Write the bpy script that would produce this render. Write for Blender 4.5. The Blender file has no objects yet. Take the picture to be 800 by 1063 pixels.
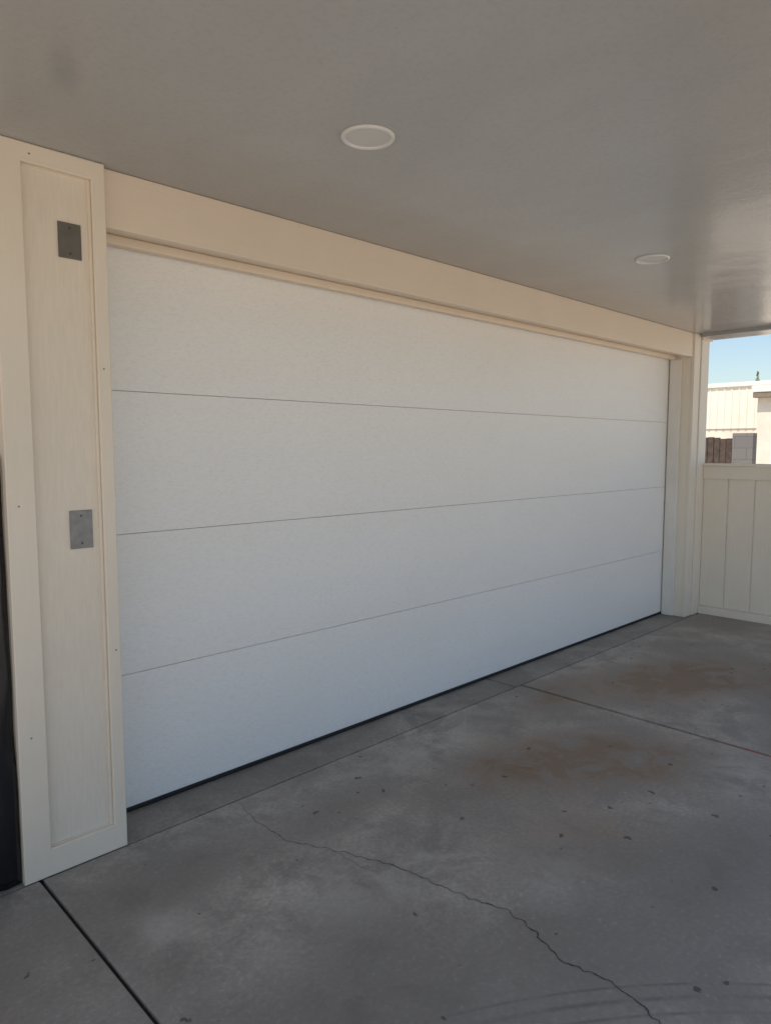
import bpy, bmesh, math, random
from mathutils import Vector, Matrix, noise
random.seed(7)
C = bpy.context.scene.collection
PI = math.pi
H = 1.40
CAM = Vector((-1.115, -2.550, H))
AZ = math.radians(45.46); PITCH = math.radians(5.2); F = 730.0
CEIL = 2.3175
ROOF_Y = -2.13; ROOF_X = -2.5  # unseen roof ends cut short to let daylight reach the door
SUN_EL = 60; SUN_AZ = 269
SUN_STR = 5.0; SKY_STR = 0.15

# ---------------------------------------------------------------- materials
class NT:
    def __init__(s, name):
        s.m = bpy.data.materials.new(name); s.m.use_nodes = True
        s.t = s.m.node_tree; s.b = s.t.nodes['Principled BSDF']; s.co = None
    def n(s, typ, **kw):
        nd = s.t.nodes.new(typ)
        for k, v in kw.items():
            if k in nd.inputs.keys(): nd.inputs[k].default_value = v
            else: setattr(nd, k, v)
        return nd
    def l(s, a, b): s.t.links.new(a, b)
    def coord(s, scale=(1, 1, 1)):
        if s.co is None: s.co = s.n('ShaderNodeTexCoord').outputs['Object']
        if scale == (1, 1, 1): return s.co
        mp = s.n('ShaderNodeMapping'); mp.inputs['Scale'].default_value = scale
        s.l(s.co, mp.inputs['Vector']); return mp.outputs[0]
    def noise(s, scale, detail=6, rough=.6, stretch=(1, 1, 1), dist=0):
        nd = s.n('ShaderNodeTexNoise'); nd.inputs['Scale'].default_value = scale
        nd.inputs['Detail'].default_value = detail; nd.inputs['Roughness'].default_value = rough
        nd.inputs['Distortion'].default_value = dist
        s.l(s.coord(stretch), nd.inputs['Vector']); return nd.outputs['Fac']
    def mr(s, v, a, b, c=0, d=1, smooth=False):
        nd = s.n('ShaderNodeMapRange')
        if smooth: nd.interpolation_type = 'SMOOTHSTEP'
        for i, x in enumerate((a, b, c, d)): nd.inputs[i+1].default_value = x
        s.l(v, nd.inputs[0]); return nd.outputs[0]
    def math(s, op, a, b=None):
        nd = s.n('ShaderNodeMath'); nd.operation = op
        for i, x in enumerate((a, b)):
            if x is None: continue
            if isinstance(x, (int, float)): nd.inputs[i].default_value = x
            else: s.l(x, nd.inputs[i])
        return nd.outputs[0]
    def mix(s, fac, a, b, mode='MIX'):
        nd = s.n('ShaderNodeMix'); nd.data_type = 'RGBA'; nd.blend_type = mode
        for idx, x in ((0, fac), (6, a), (7, b)):
            if isinstance(x, (int, float)): nd.inputs[idx].default_value = x
            elif isinstance(x, tuple): nd.inputs[idx].default_value = (*x, 1)
            else: s.l(x, nd.inputs[idx])
        return nd.outputs[2]
    def color(s, x):
        if isinstance(x, tuple): s.b.inputs['Base Color'].default_value = (*x, 1)
        else: s.l(x, s.b.inputs['Base Color'])
    def bump(s, h, strength, dist=.002, prev=None):
        nd = s.n('ShaderNodeBump'); nd.inputs['Strength'].default_value = strength
        nd.inputs['Distance'].default_value = dist
        s.l(h, nd.inputs['Height'])
        if prev is not None: s.l(prev, nd.inputs['Normal'])
        s.l(nd.outputs[0], s.b.inputs['Normal']); return nd.outputs[0]
    def rough(s, x):
        if isinstance(x, (int, float)): s.b.inputs['Roughness'].default_value = x
        else: s.l(x, s.b.inputs['Roughness'])
    def blob(s, cx, cy, rx, ry, ang=0):
        mp = s.n('ShaderNodeMapping'); mp.vector_type = 'TEXTURE'
        mp.inputs['Location'].default_value = (cx, cy, 0); mp.inputs['Rotation'].default_value = (0, 0, ang)
        mp.inputs['Scale'].default_value = (rx, ry, 1)
        s.l(s.coord(), mp.inputs['Vector'])
        vl = s.n('ShaderNodeVectorMath'); vl.operation = 'LENGTH'
        s.l(mp.outputs[0], vl.inputs[0])
        return s.mr(vl.outputs['Value'], 0, 1, 1, 0, True)

def flat(name, col, rough=.6, metal=0, var=.12, scale=8, bump=0):
    t = NT(name); nz = t.noise(scale, 3)
    dark = tuple(c*(1-var) for c in col); lite = tuple(min(1, c*(1+var)) for c in col)
    t.color(t.mix(t.mr(nz, .3, .7), dark, lite)); t.rough(rough); t.b.inputs['Metallic'].default_value = metal
    if bump: t.bump(t.noise(scale*12, 2), bump)
    return t.m

def paint(name, col, grain=(1, 1, 1), gscale=60, gbump=.25, rough=.5, dirt=.1, dark=.10):
    t = NT(name)
    a = t.noise(1.7, 3); b = t.noise(gscale, 4, .65, grain)
    c1 = t.mix(t.mr(a, .35, .7), tuple(c*(1-dirt) for c in col), col)
    c2 = t.mix(t.mr(b, .35, .6, dark, 0), c1, tuple(c*.6 for c in col))
    t.color(c2); t.rough(rough)
    t.bump(b, gbump, .0015)
    return t.m

M = {}
M['trim'] = paint('cream_trim_paint', (.87, .765, .63), (1, 1, .12), 60, .14, .5, .06, .05)
M['trim_h'] = paint('cream_header_paint', (.87, .74, .595), (.12, 1, 1), 60, .14, .5, .06, .05)
M['siding'] = paint('cream_rough_siding', (.87, .765, .635), (1, 1, .10), 100, 1.0, .6, .06, .15)
M['wallpaint'] = paint('cream_wall_boards', (.86, .78, .665), (1, 1, .1), 90, .4, .55, .06, .08)
M['jamb'] = paint('white_jamb_paint', (.88, .84, .78), (1, 1, .2), 50, .15)

# door: embossed wood-grain steel skin
t = NT('white_embossed_door')
g1 = t.noise(130, 3, .65, (.34, 1, 1), .8); g2 = t.noise(38, 3, .6, (.3, 1, 1), 1.2); lo = t.noise(1.1, 3, .5, (.7, 1, 1.4))
c = t.mix(t.mr(lo, .35, .7), (.92, .90, .87), (.95, .935, .915))
c = t.mix(t.mr(g1, .36, .52, .20, 0), c, (.66, .63, .58))
t.color(c); t.rough(t.mr(g2, .3, .7, .34, .48))
p = t.bump(g1, .9, .0019); t.bump(g2, .2, .003, p)
M['door'] = t.m

# ceiling: semi gloss sprayed paint
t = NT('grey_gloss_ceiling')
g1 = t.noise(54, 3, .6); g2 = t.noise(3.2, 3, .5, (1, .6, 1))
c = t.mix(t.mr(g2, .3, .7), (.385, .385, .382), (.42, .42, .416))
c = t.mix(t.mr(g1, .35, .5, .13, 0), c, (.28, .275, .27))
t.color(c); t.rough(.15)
p = t.bump(g1, .55, .0014); t.bump(g2, .35, .012, p)
M['ceiling'] = t.m

def concrete(name, base, stains=True):
    t = NT(name)
    big = t.noise(1.0, 4, .62, dist=.4); mid = t.noise(5, 7, .7, dist=.5); fine = t.noise(60, 4, .7)
    d = tuple(c*.68 for c in base); l = tuple(min(1, c*1.18) for c in base)
    c = t.mix(t.mr(big, .36, .64), d, l)
    c = t.mix(t.mr(mid, .38, .58, .95, 0), c, tuple(x*.62 for x in base))
    c = t.mix(t.mr(fine, .38, .62, .35, 0), c, tuple(x*.45 for x in base))
    c = t.mix(t.mr(fine, .60, .75, 0, .4), c, tuple(min(1, x*1.6) for x in base))
    if stains:
        tear = t.mr(mid, .34, .58)
        wob = t.mr(mid, .36, .62, .1, 1.3)
        for (x, y, rx, ry, an, st) in ((-.2, -.71, .14, .19, .2, .55), (.95, -1.3, .40, .24, .5, .45), (.3, -1.0, .5, .25, 0, .4), (1.2, -.45, .7, .18, 0, .4), (3.3, -1.9, .9, .4, 0, .4), (2.0, -1.5, .5, .25, .4, .35)):
            f = t.math('MULTIPLY', t.math('MULTIPLY', t.blob(x, y, rx, ry, an), wob), st)
            c = t.mix(f, c, (.54, .50, .44))
        for (x, y, rx, ry, an, st) in ((1.66, -1.0, .85, .46, -.55, 1), (1.40, -.82, .28, .19, -.5, .9), (3.05, -.80, 1.05, .50, -.35, 1.05), (2.35, -.45, .6, .25, .2, .5), (3.6, -1.4, .7, .4, 0, .6), (1.1, -1.3, .5, .3, -.4, .4)):
            f = t.math('MINIMUM', t.math('MULTIPLY', t.math('MULTIPLY', t.blob(x, y, rx, ry, an), tear), st*1.4), .8)
            c = t.mix(f, c, (.235, .152, .09))
        for (x, y, rx, ry, an, st) in ((-.05, -.50, .7, .25, 0, .9), (.6, -.55, .5, .2, .2, .7), (.05, -1.3, .6, .4, .4, .9), (2.8, -1.5, .7, .3, .1, .6), (1.3, -1.75, .8, .35, 0, .8), (-.7, -.6, .4, .6, 0, .6), (.4, -1.7, .6, .4, 0, .6)):
            f = t.math('MULTIPLY', t.math('MULTIPLY', t.blob(x, y, rx, ry, an), tear), st)
            c = t.mix(f, c, tuple(x_*.47 for x_ in base))
        nn = t.n('ShaderNodeTexNoise'); nn.inputs['Scale'].default_value = 28; nn.inputs['Detail'].default_value = 2
        t.l(t.coord(), nn.inputs['Vector'])
        sc_ = t.n('ShaderNodeVectorMath'); sc_.operation = 'SCALE'; sc_.inputs['Scale'].default_value = .05
        ds = t.n('ShaderNodeVectorMath'); ds.operation = 'ADD'
        t.l(nn.outputs['Color'], sc_.inputs[0]); t.l(t.coord(), ds.inputs[0]); t.l(sc_.outputs[0], ds.inputs[1])
        for sc, thr, lo_ in ((4.6, .085, .70), (13, .19, .66)):
            v = t.n('ShaderNodeTexVoronoi'); v.inputs['Scale'].default_value = sc
            t.l(ds.outputs[0], v.inputs['Vector'])
            sep = t.n('ShaderNodeSeparateColor'); t.l(v.outputs['Color'], sep.inputs[0])
            rad = t.mr(sep.outputs[0], lo_, 1, 0, thr)
            f = t.mr(t.math('SUBTRACT', rad, v.outputs['Distance']), 0, .045, 0, .8)
            c = t.mix(f, c, (.065, .058, .052))
        vl = t.n('ShaderNodeVectorMath'); vl.operation = 'DISTANCE'; vl.inputs[1].default_value = (-.94, -3.59, 0)
        t.l(t.coord(), vl.inputs[0])
        for r, w in ((2.30, .014), (2.345, .008), (2.25, .009)):
            a = t.math('ABSOLUTE', t.math('SUBTRACT', vl.outputs['Value'], r))
            f = t.math('MULTIPLY', t.mr(a, 0, w, .6, 0, True), t.math('MULTIPLY', t.mr(mid, .35, .55), t.blob(.55, -1.85, .9, .9)))
            c = t.mix(f, c, (.12, .11, .10))
    t.color(c); t.rough(t.mr(mid, .3, .7, .5, .8))
    p = t.bump(fine, .35, .002); t.bump(mid, .3, .006, p)
    return t.m
M['slab'] = concrete('grey_slab_concrete', (.44, .395, .34))
M['apron'] = concrete('apron_concrete_seal_shade', (.36, .325, .28), False)  # shade of the door seal put into the apron colour as a darker tone
M['drive'] = concrete('driveway_bounce_concrete', (.66, .60, .51), False)  # unseen slabs, made paler than the floor to bounce light to the door
M['joint'] = flat('joint_dirt', (.030, .026, .023), .9)
M['crackm'] = flat('crack_dirt', (.07, .06, .052), .95)
M['redjoint'] = flat('red_joint_sealant', (.42, .07, .04), .8)
M['rubber'] = flat('black_rubber', (.012, .012, .013), .55)
M['gap'] = flat('dark_gap', (.28, .25, .22), .8)
M['galv'] = flat('galvanised_plate', (.24, .24, .24), .45, .7, .2, 30, .1)
M['galv_reflect'] = flat('plate_dark_reflection', (.17, .155, .135), .45, .5, .12, 18, .05)  # upper plate: dark brown-grey reflection put into the base colour
M['screw'] = flat('screw_steel', (.10, .10, .10), .4, .8)
M['lighttrim'] = flat('white_light_trim', (.70, .69, .67), .35, 0, .03)
M['lens'] = flat('frosted_lens', (.60, .595, .58), .3, 0, .02)
M['blackp'] = flat('black_plastic_sheet', (.008, .009, .012), .22, 0, .3, 6)
M['gravel'] = flat('pale_gravel', (.62, .55, .45), .9, 0, .15, 3, .5)
M['metalwall'] = flat('cream_metal_siding', (.76, .71, .61), .5, 0, .05, 2)
M['metalroof'] = flat('pale_roof_edge', (.72, .70, .66), .5, 0, .05, 2)
M['stucco'] = flat('cream_stucco', (.70, .64, .55), .85, 0, .08, 3, .4)
M['eave'] = flat('brown_eave', (.20, .16, .12), .7)
M['fencewood'] = flat('dark_weathered_wood', (.065, .045, .035), .8, 0, .4, 12, .4)
M['leaf'] = flat('leaf_green', (.17, .19, .06), .6, 0, .4, 4)
M['bark'] = flat('bark_brown', (.14, .11, .08), .9, 0, .3, 10)
t = NT('grey_block_wall')
br = t.n('ShaderNodeTexBrick'); br.inputs['Scale'].default_value = 1
br.inputs['Brick Width'].default_value = .4; br.inputs['Row Height'].default_value = .2; br.inputs['Mortar Size'].default_value = .008
br.inputs['Color1'].default_value = (.18, .17, .165, 1); br.inputs['Color2'].default_value = (.15, .145, .14, 1); br.inputs['Mortar'].default_value = (.12, .115, .115, 1)
sx = t.n('ShaderNodeSeparateXYZ'); t.l(t.coord(), sx.inputs[0]); cx = t.n('ShaderNodeCombineXYZ')
t.l(sx.outputs[1], cx.inputs[0]); t.l(sx.outputs[2], cx.inputs[1]); t.l(cx.outputs[0], br.inputs['Vector'])
t.color(br.outputs['Color']); t.rough(.9); M['block'] = t.m

# ---------------------------------------------------------------- helpers
def box(bm, x0, x1, y0, y1, z0, z1, bev=0.0):
    v = [bm.verts.new((x, y, z)) for x in (x0, x1) for y in (y0, y1) for z in (z0, z1)]
    fs = [bm.faces.new([v[i] for i in q]) for q in ((0, 1, 3, 2), (4, 6, 7, 5), (0, 4, 5, 1), (2, 3, 7, 6), (0, 2, 6, 4), (1, 5, 7, 3))]
    if bev > 0:
        es = list({e for f in fs for e in f.edges})
        bmesh.ops.bevel(bm, geom=es, offset=bev, segments=2, affect='EDGES', profile=.6)
def disc(bm, cx, cy, cz, r, h, seg=32, axis='Z', r2=None):
    res = bmesh.ops.create_cone(bm, cap_ends=True, segments=seg, radius1=r, radius2=r if r2 is None else r2, depth=h)
    m = Matrix.Translation((cx, cy, cz))
    if axis == 'Y': m = m @ Matrix.Rotation(PI/2, 4, 'X')
    bmesh.ops.transform(bm, matrix=m, verts=res['verts'])
def obj(name, bm, mat, parent=None, origin=None, smooth=False):
    bmesh.ops.recalc_face_normals(bm, faces=bm.faces)
    me = bpy.data.meshes.new(name)
    if origin is not None: bmesh.ops.translate(bm, verts=bm.verts, vec=-Vector(origin))
    bm.to_mesh(me); bm.free(); me.materials.append(M[mat] if isinstance(mat, str) else mat)
    if smooth:
        for p in me.polygons: p.use_smooth = True
    o = bpy.data.objects.new(name, me); C.objects.link(o)
    if origin is not None and parent is None: o.location = origin
    if parent is not None: o.parent = parent
    return o
def bxo(name, mat, parent, dims, bev=.0, **k):
    bm = bmesh.new(); box(bm, *dims, bev); return obj(name, bm, mat, parent, **k)
def thing(name, label, cat, group=None, loc=(0, 0, 0)):
    o = bpy.data.objects.new(name, None); C.objects.link(o); o.location = loc
    o['label'] = label; o['category'] = cat
    if group: o['group'] = group
    return o
def struct(o): o['kind'] = 'structure'; return o
def ray(px, py):
    u = (px-400)/F; v = (531.5-py)/F
    hz = math.cos(PITCH)+v*math.sin(PITCH); z = -math.sin(PITCH)+v*math.cos(PITCH)
    return Vector((hz*math.cos(AZ)+u*math.sin(AZ), hz*math.sin(AZ)-u*math.cos(AZ), z))
def gnd(px, py):            # where a photographed mark lies on the floor
    d = ray(px, py); return CAM+d*(-CAM.z/d.z)
def onY(px, py, y): d = ray(px, py); return CAM+d*((y-CAM.y)/d.y)

# ---------------------------------------------------------------- ground and floor
bm = bmesh.new(); s = 600
bm.faces.new([bm.verts.new(p) for p in ((-s, -s, -.016), (s, -s, -.016), (s, s, -.016), (-s, s, -.016))])
struct(obj('ground', bm, 'gravel'))
bm = bmesh.new()
bm.faces.new([bm.verts.new(p) for p in ((-3.1, -5.1, -.011), (4.93, -5.1, -.011), (4.93, .13, -.011), (-3.1, .13, -.011))])
fill = struct(obj('floor_joint', bm, 'joint'))
bm = bmesh.new(); g = .006
for xa, xb in ((-3.2, -.39), (-.39, 2.303), (2.315, 4.99)):
    box(bm, xa+g, xb-g, -2.9+g, -.215-g, -.1, 0, .004)
floor = struct(obj('floor', bm, 'slab'))
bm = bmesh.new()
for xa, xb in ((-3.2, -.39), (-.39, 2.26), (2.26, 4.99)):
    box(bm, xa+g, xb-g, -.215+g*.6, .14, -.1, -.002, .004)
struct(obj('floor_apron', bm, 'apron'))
bm = bmesh.new()
for xa, xb in ((-3.2, 1), (1, 5.0)):
    for ya, yb in ((-14, -10.5), (-10.5, -7.8), (-7.8, -5.2), (-5.2, -2.9)):
        box(bm, xa+g, xb-g, ya+g, yb-g, -.1, -.001, .004)
struct(obj('driveway', bm, 'drive'))
# crack: jagged ribbon of dirt-filled fracture
def ribbon(pts, w0, w1, z, step=.012, jag=.006):
    bm = bmesh.new(); P = []
    for a, b in zip(pts[:-1], pts[1:]):
        n = max(2, int((b-a).length/step))
        for i in range(n): P.append(a.lerp(b, i/n))
    P.append(pts[-1]); L = []; R = []
    for i, p in enumerate(P):
        d = (P[min(i+1, len(P)-1)]-P[max(i-1, 0)]).normalized(); nrm = Vector((-d.y, d.x, 0))
        j = noise.noise(p*26)*jag*2.2+noise.noise(p*90)*jag*.8
        w = (w0+(w1-w0)*i/len(P))*(.5+1.0*abs(noise.noise(p*45+Vector((9, 0, 0)))*2))
        q = p+nrm*j
        L.append(bm.verts.new((q.x+nrm.x*w/2, q.y+nrm.y*w/2, z))); R.append(bm.verts.new((q.x-nrm.x*w/2, q.y-nrm.y*w/2, z)))
    for i in range(len(L)-1): bm.faces.new((L[i], R[i], R[i+1], L[i+1]))
    return bm
cr = [gnd(*p) for p in ((246, 834), (268, 853), (300, 873), (345, 882), (400, 896), (440, 913), (485, 931), (520, 944), (543, 957), (562, 975), (585, 1000), (618, 1012), (650, 1030), (672, 1050), (700, 1082))]
obj('floor_crack', ribbon(cr, .0014, .0045, .0012, .01, .009), 'crackm', floor)
cr2 = [gnd(*p) for p in ((345, 882), (372, 900), (395, 906))]
obj('floor_crack', ribbon(cr2, .0012, .001, .0013), 'crackm', floor)
bm = ribbon([Vector((2.309, -1.30, 0)), Vector((2.309, -1.9, 0)), Vector((2.309, -2.6, 0))], .008, .024, -.003, .02, .001)
obj('red_sealant', bm, 'redjoint', floor)

# ---------------------------------------------------------------- ceiling / roof
bm = bmesh.new(); box(bm, ROOF_X, 4.99, ROOF_Y, 3.0, CEIL, CEIL+.24)
ceiling = struct(obj('ceiling', bm, 'ceiling'))
bxo('edge_board', 'ceiling', ceiling, (4.74, 4.985, ROOF_Y, -.23, CEIL-.028, CEIL+.002), .003)
bxo('fascia_board', 'trim_h', ceiling, (ROOF_X, 4.99, ROOF_Y-.025, ROOF_Y-.002, CEIL-.04, CEIL+.26), .003)

# ---------------------------------------------------------------- walls of the garage
wl = thing('garage_wall', 'cream garage wall left of the column, mostly hidden', 'wall')
bxo('wall_panel', 'siding', wl, (ROOF_X, -.434, -.02, .12, 0, CEIL))
sh = thing('garage_shell', 'unseen light-blocking garage room walls behind the wide white door', 'garage')  # unseen walls added to block light from behind the door
bxo('back_wall', 'siding', sh, (ROOF_X, 4.95, 2.85, 2.98, 0, CEIL))
bxo('side_wall', 'siding', sh, (4.83, 4.94, .13, 2.84, 0, CEIL))
bxo('side_wall', 'siding', sh, (ROOF_X, ROOF_X+.12, .13, 2.84, 0, CEIL))

# left column
cl = thing('trim_column', 'wide cream column with recessed rough panel left of garage door', 'column')
YF = -.22
XL = -.438
def frame_ring(bm, xo0, xo1, zo0, zo1, xi0, xi1, zi0, zi1, yf, yb, b):
    # picture-frame of boards with an eased inner edge
    def ring(x0, x1, z0, z1, y): return [bm.verts.new(p) for p in ((x0, y, z0), (x1, y, z0), (x1, y, z1), (x0, y, z1))]
    R = [ring(xo0, xo1, zo0, zo1, yb), ring(xo0, xo1, zo0, zo1, yf+b), ring(xo0+b, xo1-b, zo0+b, zo1-b, yf),
         ring(xi0-b, xi1+b, zi0-b, zi1+b, yf), ring(xi0, xi1, zi0, zi1, yf+b), ring(xi0, xi1, zi0, zi1, yb)]
    for A, B in zip(R, R[1:]+R[:1]):
        for i in range(4): bm.faces.new((A[i], A[(i+1) % 4], B[(i+1) % 4], B[i]))
bxo('core', 'siding', cl, (XL+.002, -.102, YF+.0265, .05, 0, CEIL-.001))
bm = bmesh.new(); box(bm, -.36, -.138, YF+.020, YF+.0262, .08, 2.27)
obj('recessed_panel', bm, 'siding', cl)
bm = bmesh.new(); frame_ring(bm, XL, -.100, .0, CEIL-.001, -.354, -.1435, .092, 2.2585, YF, YF+.0255, .003)
obj('board_frame', bm, 'trim', cl)
bm = bmesh.new(); frame_ring(bm, -.3535, -.144, .0925, 2.258, -.3505, -.153, .096, 2.255, YF+.011, YF+.0198, .0015)
obj('inner_bead', bm, 'trim', cl)
bm = bmesh.new()
for x, z in ((-.40, .48), (-.405, 1.22), (-.118, .71), (-.125, 1.66), (-.33, 2.285)): disc(bm, x, YF-.0004, z, .003, .0016, 10, 'Y')
obj('nail_head', bm, 'gap', cl)['kind'] = 'stuff'
# steel cover plates on the recessed panel
def plate(a, b, label, mat):
    p, q = onY(*a, YF+.019), onY(*b, YF+.019)
    x0, x1, z0, z1 = p.x, q.x, q.z, p.z
    th = thing('cover_plate', label, 'plate', None, ((x0+x1)/2, YF+.020, z0))
    w = (x1-x0)/2; h = z1-z0
    bm = bmesh.new(); box(bm, -w, w, -.0045, -.0003, 0, h, .0014); obj('plate_body', bm, mat, th)
    for z in (h*.14, h*.86):
        bm = bmesh.new(); disc(bm, 0, -.0052, z, .0036, .002, 12, 'Y'); obj('screw', bm, 'screw', th)
plate((59.5, 229), (85, 271), 'upper grey steel cover plate, dark reflection painted in, on the recessed column panel', 'galv_reflect')
plate((72, 530.5), (97, 568), 'lower grey steel cover plate on the recessed column panel', 'galv')

# header beam over the door
XR = 4.675
hd = thing('door_header', 'long cream header beam above the garage door', 'beam')
bxo('header_board', 'trim_h', hd, (-.0995, XR-.002, -.187, -.150, 2.130, CEIL-.001), .003)
bxo('soffit_board', 'trim_h', hd, (-.0995, XR-.002, -.149, .05, 2.152, 2.175))
bxo('stop_moulding', 'trim_h', hd, (-.0995, XR-.002, -.050, -.012, 2.118, 2.151), .004)
bxo('upper_fill', 'trim_h', hd, (-.0995, XR-.002, -.149, .05, 2.176, CEIL-.002))

# right column
cr_ = thing('corner_post', 'slim cream corner post between garage door and half wall', 'post')
bxo('core', 'wallpaint', cr_, (XR+.002, 4.93, -.175, .12, 0, CEIL-.001))
bxo('face_board', 'wallpaint', cr_, (XR, 4.79, -.202, -.176, 0, CEIL-.001), .003)
bxo('corner_board', 'wallpaint', cr_, (4.792, 4.942, -.212, -.176, 0, CEIL-.04), .003)
bxo('top_block', 'trim_h', cr_, (4.792, 4.985, -.222, -.176, CEIL-.039, CEIL-.001), .003)
bxo('stop_moulding', 'jamb', cr_, (XR-.020, XR+.0015, -.105, -.012, 0, 2.117), .003)
bxo('stop_moulding', 'jamb', cl, (-.0995, -.065, -.060, -.012, 0, 2.117), .003)

# ---------------------------------------------------------------- garage door
gd = thing('garage_door', 'wide white four-section garage door, closed', 'garage door')
zs = [.016, .540, 1.078, 1.610, 2.146]
for i in range(4):
    bm = bmesh.new(); box(bm, -.09, XR-.001, 0.0, .045, zs[i]+.0009, zs[i+1]-.0009, .002); obj('door_section', bm, 'door', gd)
bm = bmesh.new()
for z in zs[1:4]: box(bm, -.085, XR-.005, .006, .03, z-.0018, z+.0018)
obj('section_joint', bm, 'gap', gd)
bxo('bottom_seal', 'rubber', gd, (-.09, XR-.001, -.004, .05, -.001, .0165), .004)

# ---------------------------------------------------------------- half wall on the right
hw = thing('half_wall', 'low cream grooved board wall under the opening on the right', 'wall')
X0 = 4.93
pitch = .203
bm_p = bmesh.new()
yy = -.215
while yy > -2.0:
    y1 = yy-pitch+.009; box(bm_p, X0, X0+.09, y1, yy, .07, 1.15, .0015); yy -= pitch
obj('grooved_panel', bm_p, 'wallpaint', hw)
YE = -2.06
bxo('groove_backing', 'wallpaint', hw, (X0+.008, X0+.085, YE, -.215, .0, 1.2))
bxo('top_board', 'wallpaint', hw, (X0-.02, X0-.001, YE, -.215, 1.145, 1.252), .003)
bxo('base_board', 'wallpaint', hw, (X0-.02, X0-.001, YE, -.215, 0.0, .066), .003)
bxo('cap', 'wallpaint', hw, (X0-.040, X0+.12, YE, -.215, 1.2535, 1.272), .003)

# ---------------------------------------------------------------- recessed lights
def downlight(x, y, label):
    th = thing('ceiling_light', label, 'ceiling light', 'round recessed lights in the ceiling', (x, y, CEIL))
    bm = bmesh.new(); prof = ((.080, 0), (.080, -.004), (.077, -.0075), (.071, -.008), (.067, -.004), (.065, .004))
    rings = [[bm.verts.new((r*math.cos(a*2*PI/48), r*math.sin(a*2*PI/48), z-.0003)) for a in range(48)] for r, z in prof]
    for A, B in zip(rings[:-1], rings[1:]):
        for i in range(48): bm.faces.new((A[i], A[(i+1) % 48], B[(i+1) % 48], B[i]))
    obj('trim_ring', bm, 'lighttrim', th, smooth=True)
    bm = bmesh.new(); disc(bm, 0, 0, -.0013, .0662, .002, 48); obj('lens', bm, 'lens', th)
downlight(.372, -.965, 'white round recessed ceiling light nearer the camera, above the left of the door')
downlight(2.28, -.950, 'white round recessed ceiling light farther off, towards the open right side')

# ---------------------------------------------------------------- black sheet at far left
bm = bmesh.new(); NX, NZ = 30, 60
gr = []
for i in range(NX+1):
    col = []
    for k in range(NZ+1):
        x = XL-.004-.45*i/NX; z = .004+1.372*k/NZ
        yv = -.185+.022*noise.noise(Vector((x*16, 0, z*1.4)))+.012*noise.noise(Vector((x*40, 3, z*5)))+.03*noise.noise(Vector((x*5, 5, z*.6)))
        col.append(bm.verts.new((x, yv, z)))
    gr.append(col)
for i in range(NX):
    for k in range(NZ): bm.faces.new((gr[i][k], gr[i+1][k], gr[i+1][k+1], gr[i][k+1]))
o = obj('plastic_sheet', bm, 'blackp', smooth=True); sm = o.modifiers.new('thick', 'SOLIDIFY'); sm.thickness = .004
o['label'] = 'shiny black folded sheet standing at the far left beside the column'; o['category'] = 'sheet'

# ---------------------------------------------------------------- outside, beyond the half wall
ob = thing('metal_building', 'cream ribbed metal building seen beyond the half wall', 'building')
bx = 20.0
bm = bmesh.new(); y = 3.2
prof = []
while y < 9.0:
    prof += [(bx, y), (bx, y+.10), (bx-.02, y+.115), (bx-.02, y+.145), (bx, y+.16)]; y += .20
top = [bm.verts.new((p[0], p[1], 3.12)) for p in prof]; bot = [bm.verts.new((p[0], p[1], 1.95)) for p in prof]
for i in range(len(prof)-1): bm.faces.new((top[i], top[i+1], bot[i+1], bot[i]))
obj('ribbed_fascia', bm, 'metalwall', ob)
bxo('roof_edge', 'metalroof', ob, (bx-.06, bx+5, 3.2, 9.1, 3.121, 3.24), .01)
bxo('wall', 'stucco', ob, (bx+.03, bx+5, 3.4, 9, 0, 3.12))
hs = thing('stucco_house', 'cream house with a dark eave at the right picture edge', 'house')
hx = 17.0
bxo('wall', 'stucco', hs, (hx, hx+6, -4, 3.28, 0, 2.62))
bxo('eave', 'eave', hs, (hx-.20, hx-.01, -4.1, 3.33, 2.58, 2.70), .01)
bxo('roof', 'metalroof', hs, (hx-.22, hx+6.3, -4.2, 3.36, 2.705, 2.86), .02)
bxo('door', 'jamb', hs, (hx-.03, hx-.002, 2.45, 2.95, 0, 2.1), .01)
fx = 12.0
fn = thing('slat_fence', 'dark weathered wood slat fence outside, left of grey block wall', 'fence')
bm = bmesh.new(); y = 2.06
while y < 6:
    box(bm, fx+random.uniform(-.01, .01), fx+.03, y, y+.095, .03, 1.60+random.uniform(-.04, .03)); y += .105
obj('slats', bm, 'fencewood', fn)
for z in (.4, 1.3): bxo('rail', 'fencewood', fn, (fx+.032, fx+.07, 2.06, 6, z, z+.08))
bw = bxo('block_wall', 'block', None, (fx-.05, fx+.15, 1.70, 2.04, -.01, 1.66), .006)
bw['label'] = 'grey concrete block wall end beside the dark slat fence outside'; bw['category'] = 'wall'

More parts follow.
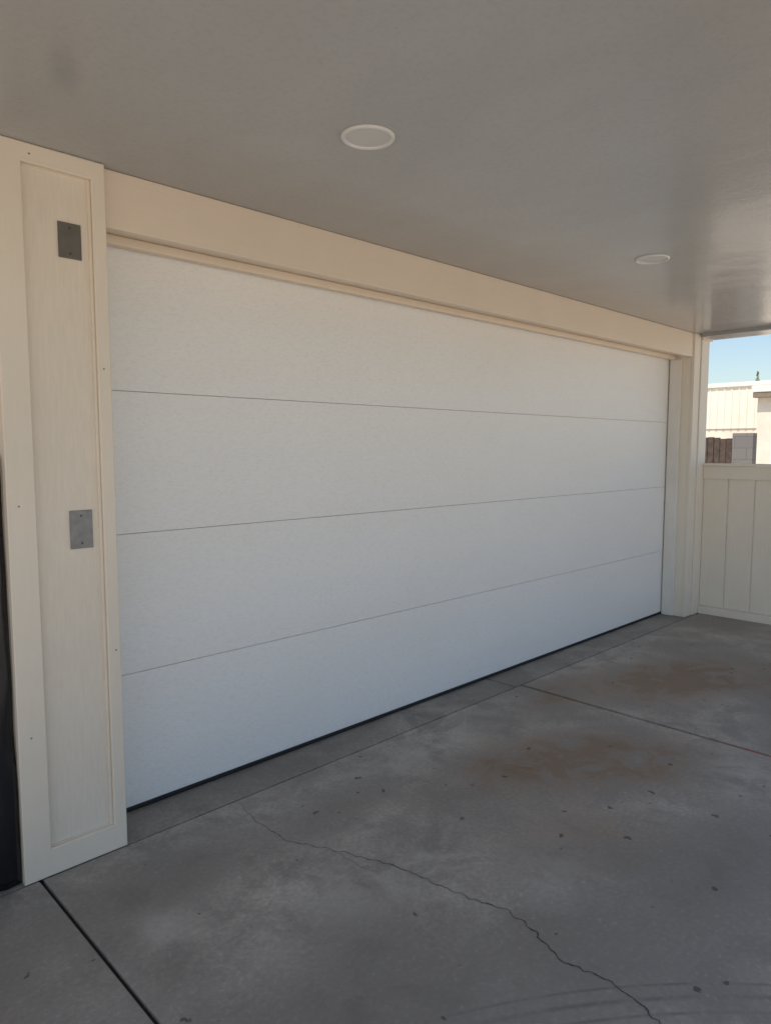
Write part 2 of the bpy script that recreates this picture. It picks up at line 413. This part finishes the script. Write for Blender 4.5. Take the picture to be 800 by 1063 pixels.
# thin tree tip behind the roofs
tr = thing('distant_tree', 'thin green tree tip showing above the far roofs', 'tree', None, (34, 8.80, 0))
bm = bmesh.new(); r = bmesh.ops.create_cone(bm, cap_ends=True, segments=8, radius1=.09, radius2=.02, depth=4.6)
bmesh.ops.translate(bm, verts=bm.verts, vec=(0, 0, 2.3)); obj('trunk', bm, 'bark', tr)
bm = bmesh.new()
for i in range(420):
    a = random.uniform(0, 2*PI); z = random.uniform(3.0, 4.9)
    r = .20*math.sqrt(random.random())*max(.15, (4.95-z)/1.4)
    c_ = Vector((r*math.cos(a), r*math.sin(a), z)); q = [c_+Vector([random.uniform(-.05, .05) for _ in range(3)]) for _ in range(3)]
    bm.faces.new([bm.verts.new(p) for p in q])
obj('crown', bm, 'leaf', tr)

# ---------------------------------------------------------------- light
sd = Vector((math.sin(math.radians(SUN_AZ))*math.cos(math.radians(SUN_EL)), math.cos(math.radians(SUN_AZ))*math.cos(math.radians(SUN_EL)), math.sin(math.radians(SUN_EL))))
L = bpy.data.lights.new('sun', 'SUN'); L.energy = SUN_STR; L.angle = math.radians(.5); L.color = (1, .90, .77)
lo = bpy.data.objects.new('sun', L); C.objects.link(lo); lo.rotation_euler = sd.to_track_quat('Z', 'Y').to_euler()
w = bpy.data.worlds.new('World'); bpy.context.scene.world = w; w.use_nodes = True
bg = w.node_tree.nodes['Background']; sk = w.node_tree.nodes.new('ShaderNodeTexSky'); sk.sky_type = 'NISHITA'
sk.sun_disc = False; sk.sun_elevation = math.radians(SUN_EL); sk.sun_rotation = math.radians(SUN_AZ); sk.dust_density = 1.0; sk.air_density = 1.1; sk.ozone_density = 1.3
w.node_tree.links.new(sk.outputs[0], bg.inputs[0]); bg.inputs[1].default_value = SKY_STR

# ---------------------------------------------------------------- camera
cd = bpy.data.cameras.new('camera'); cam = bpy.data.objects.new('camera', cd); C.objects.link(cam)
cd.sensor_fit = 'VERTICAL'; cd.sensor_height = 24; cd.lens = 24*F/1063; cd.clip_end = 2000; cd.clip_start = .05
cam.location = CAM
fw = Vector((math.cos(AZ)*math.cos(PITCH), math.sin(AZ)*math.cos(PITCH), -math.sin(PITCH)))
cam.rotation_euler = fw.to_track_quat('-Z', 'Y').to_euler()
sc = bpy.context.scene; sc.camera = cam
sc.view_settings.view_transform = 'Standard'; sc.view_settings.look = 'None'; sc.view_settings.exposure = 0
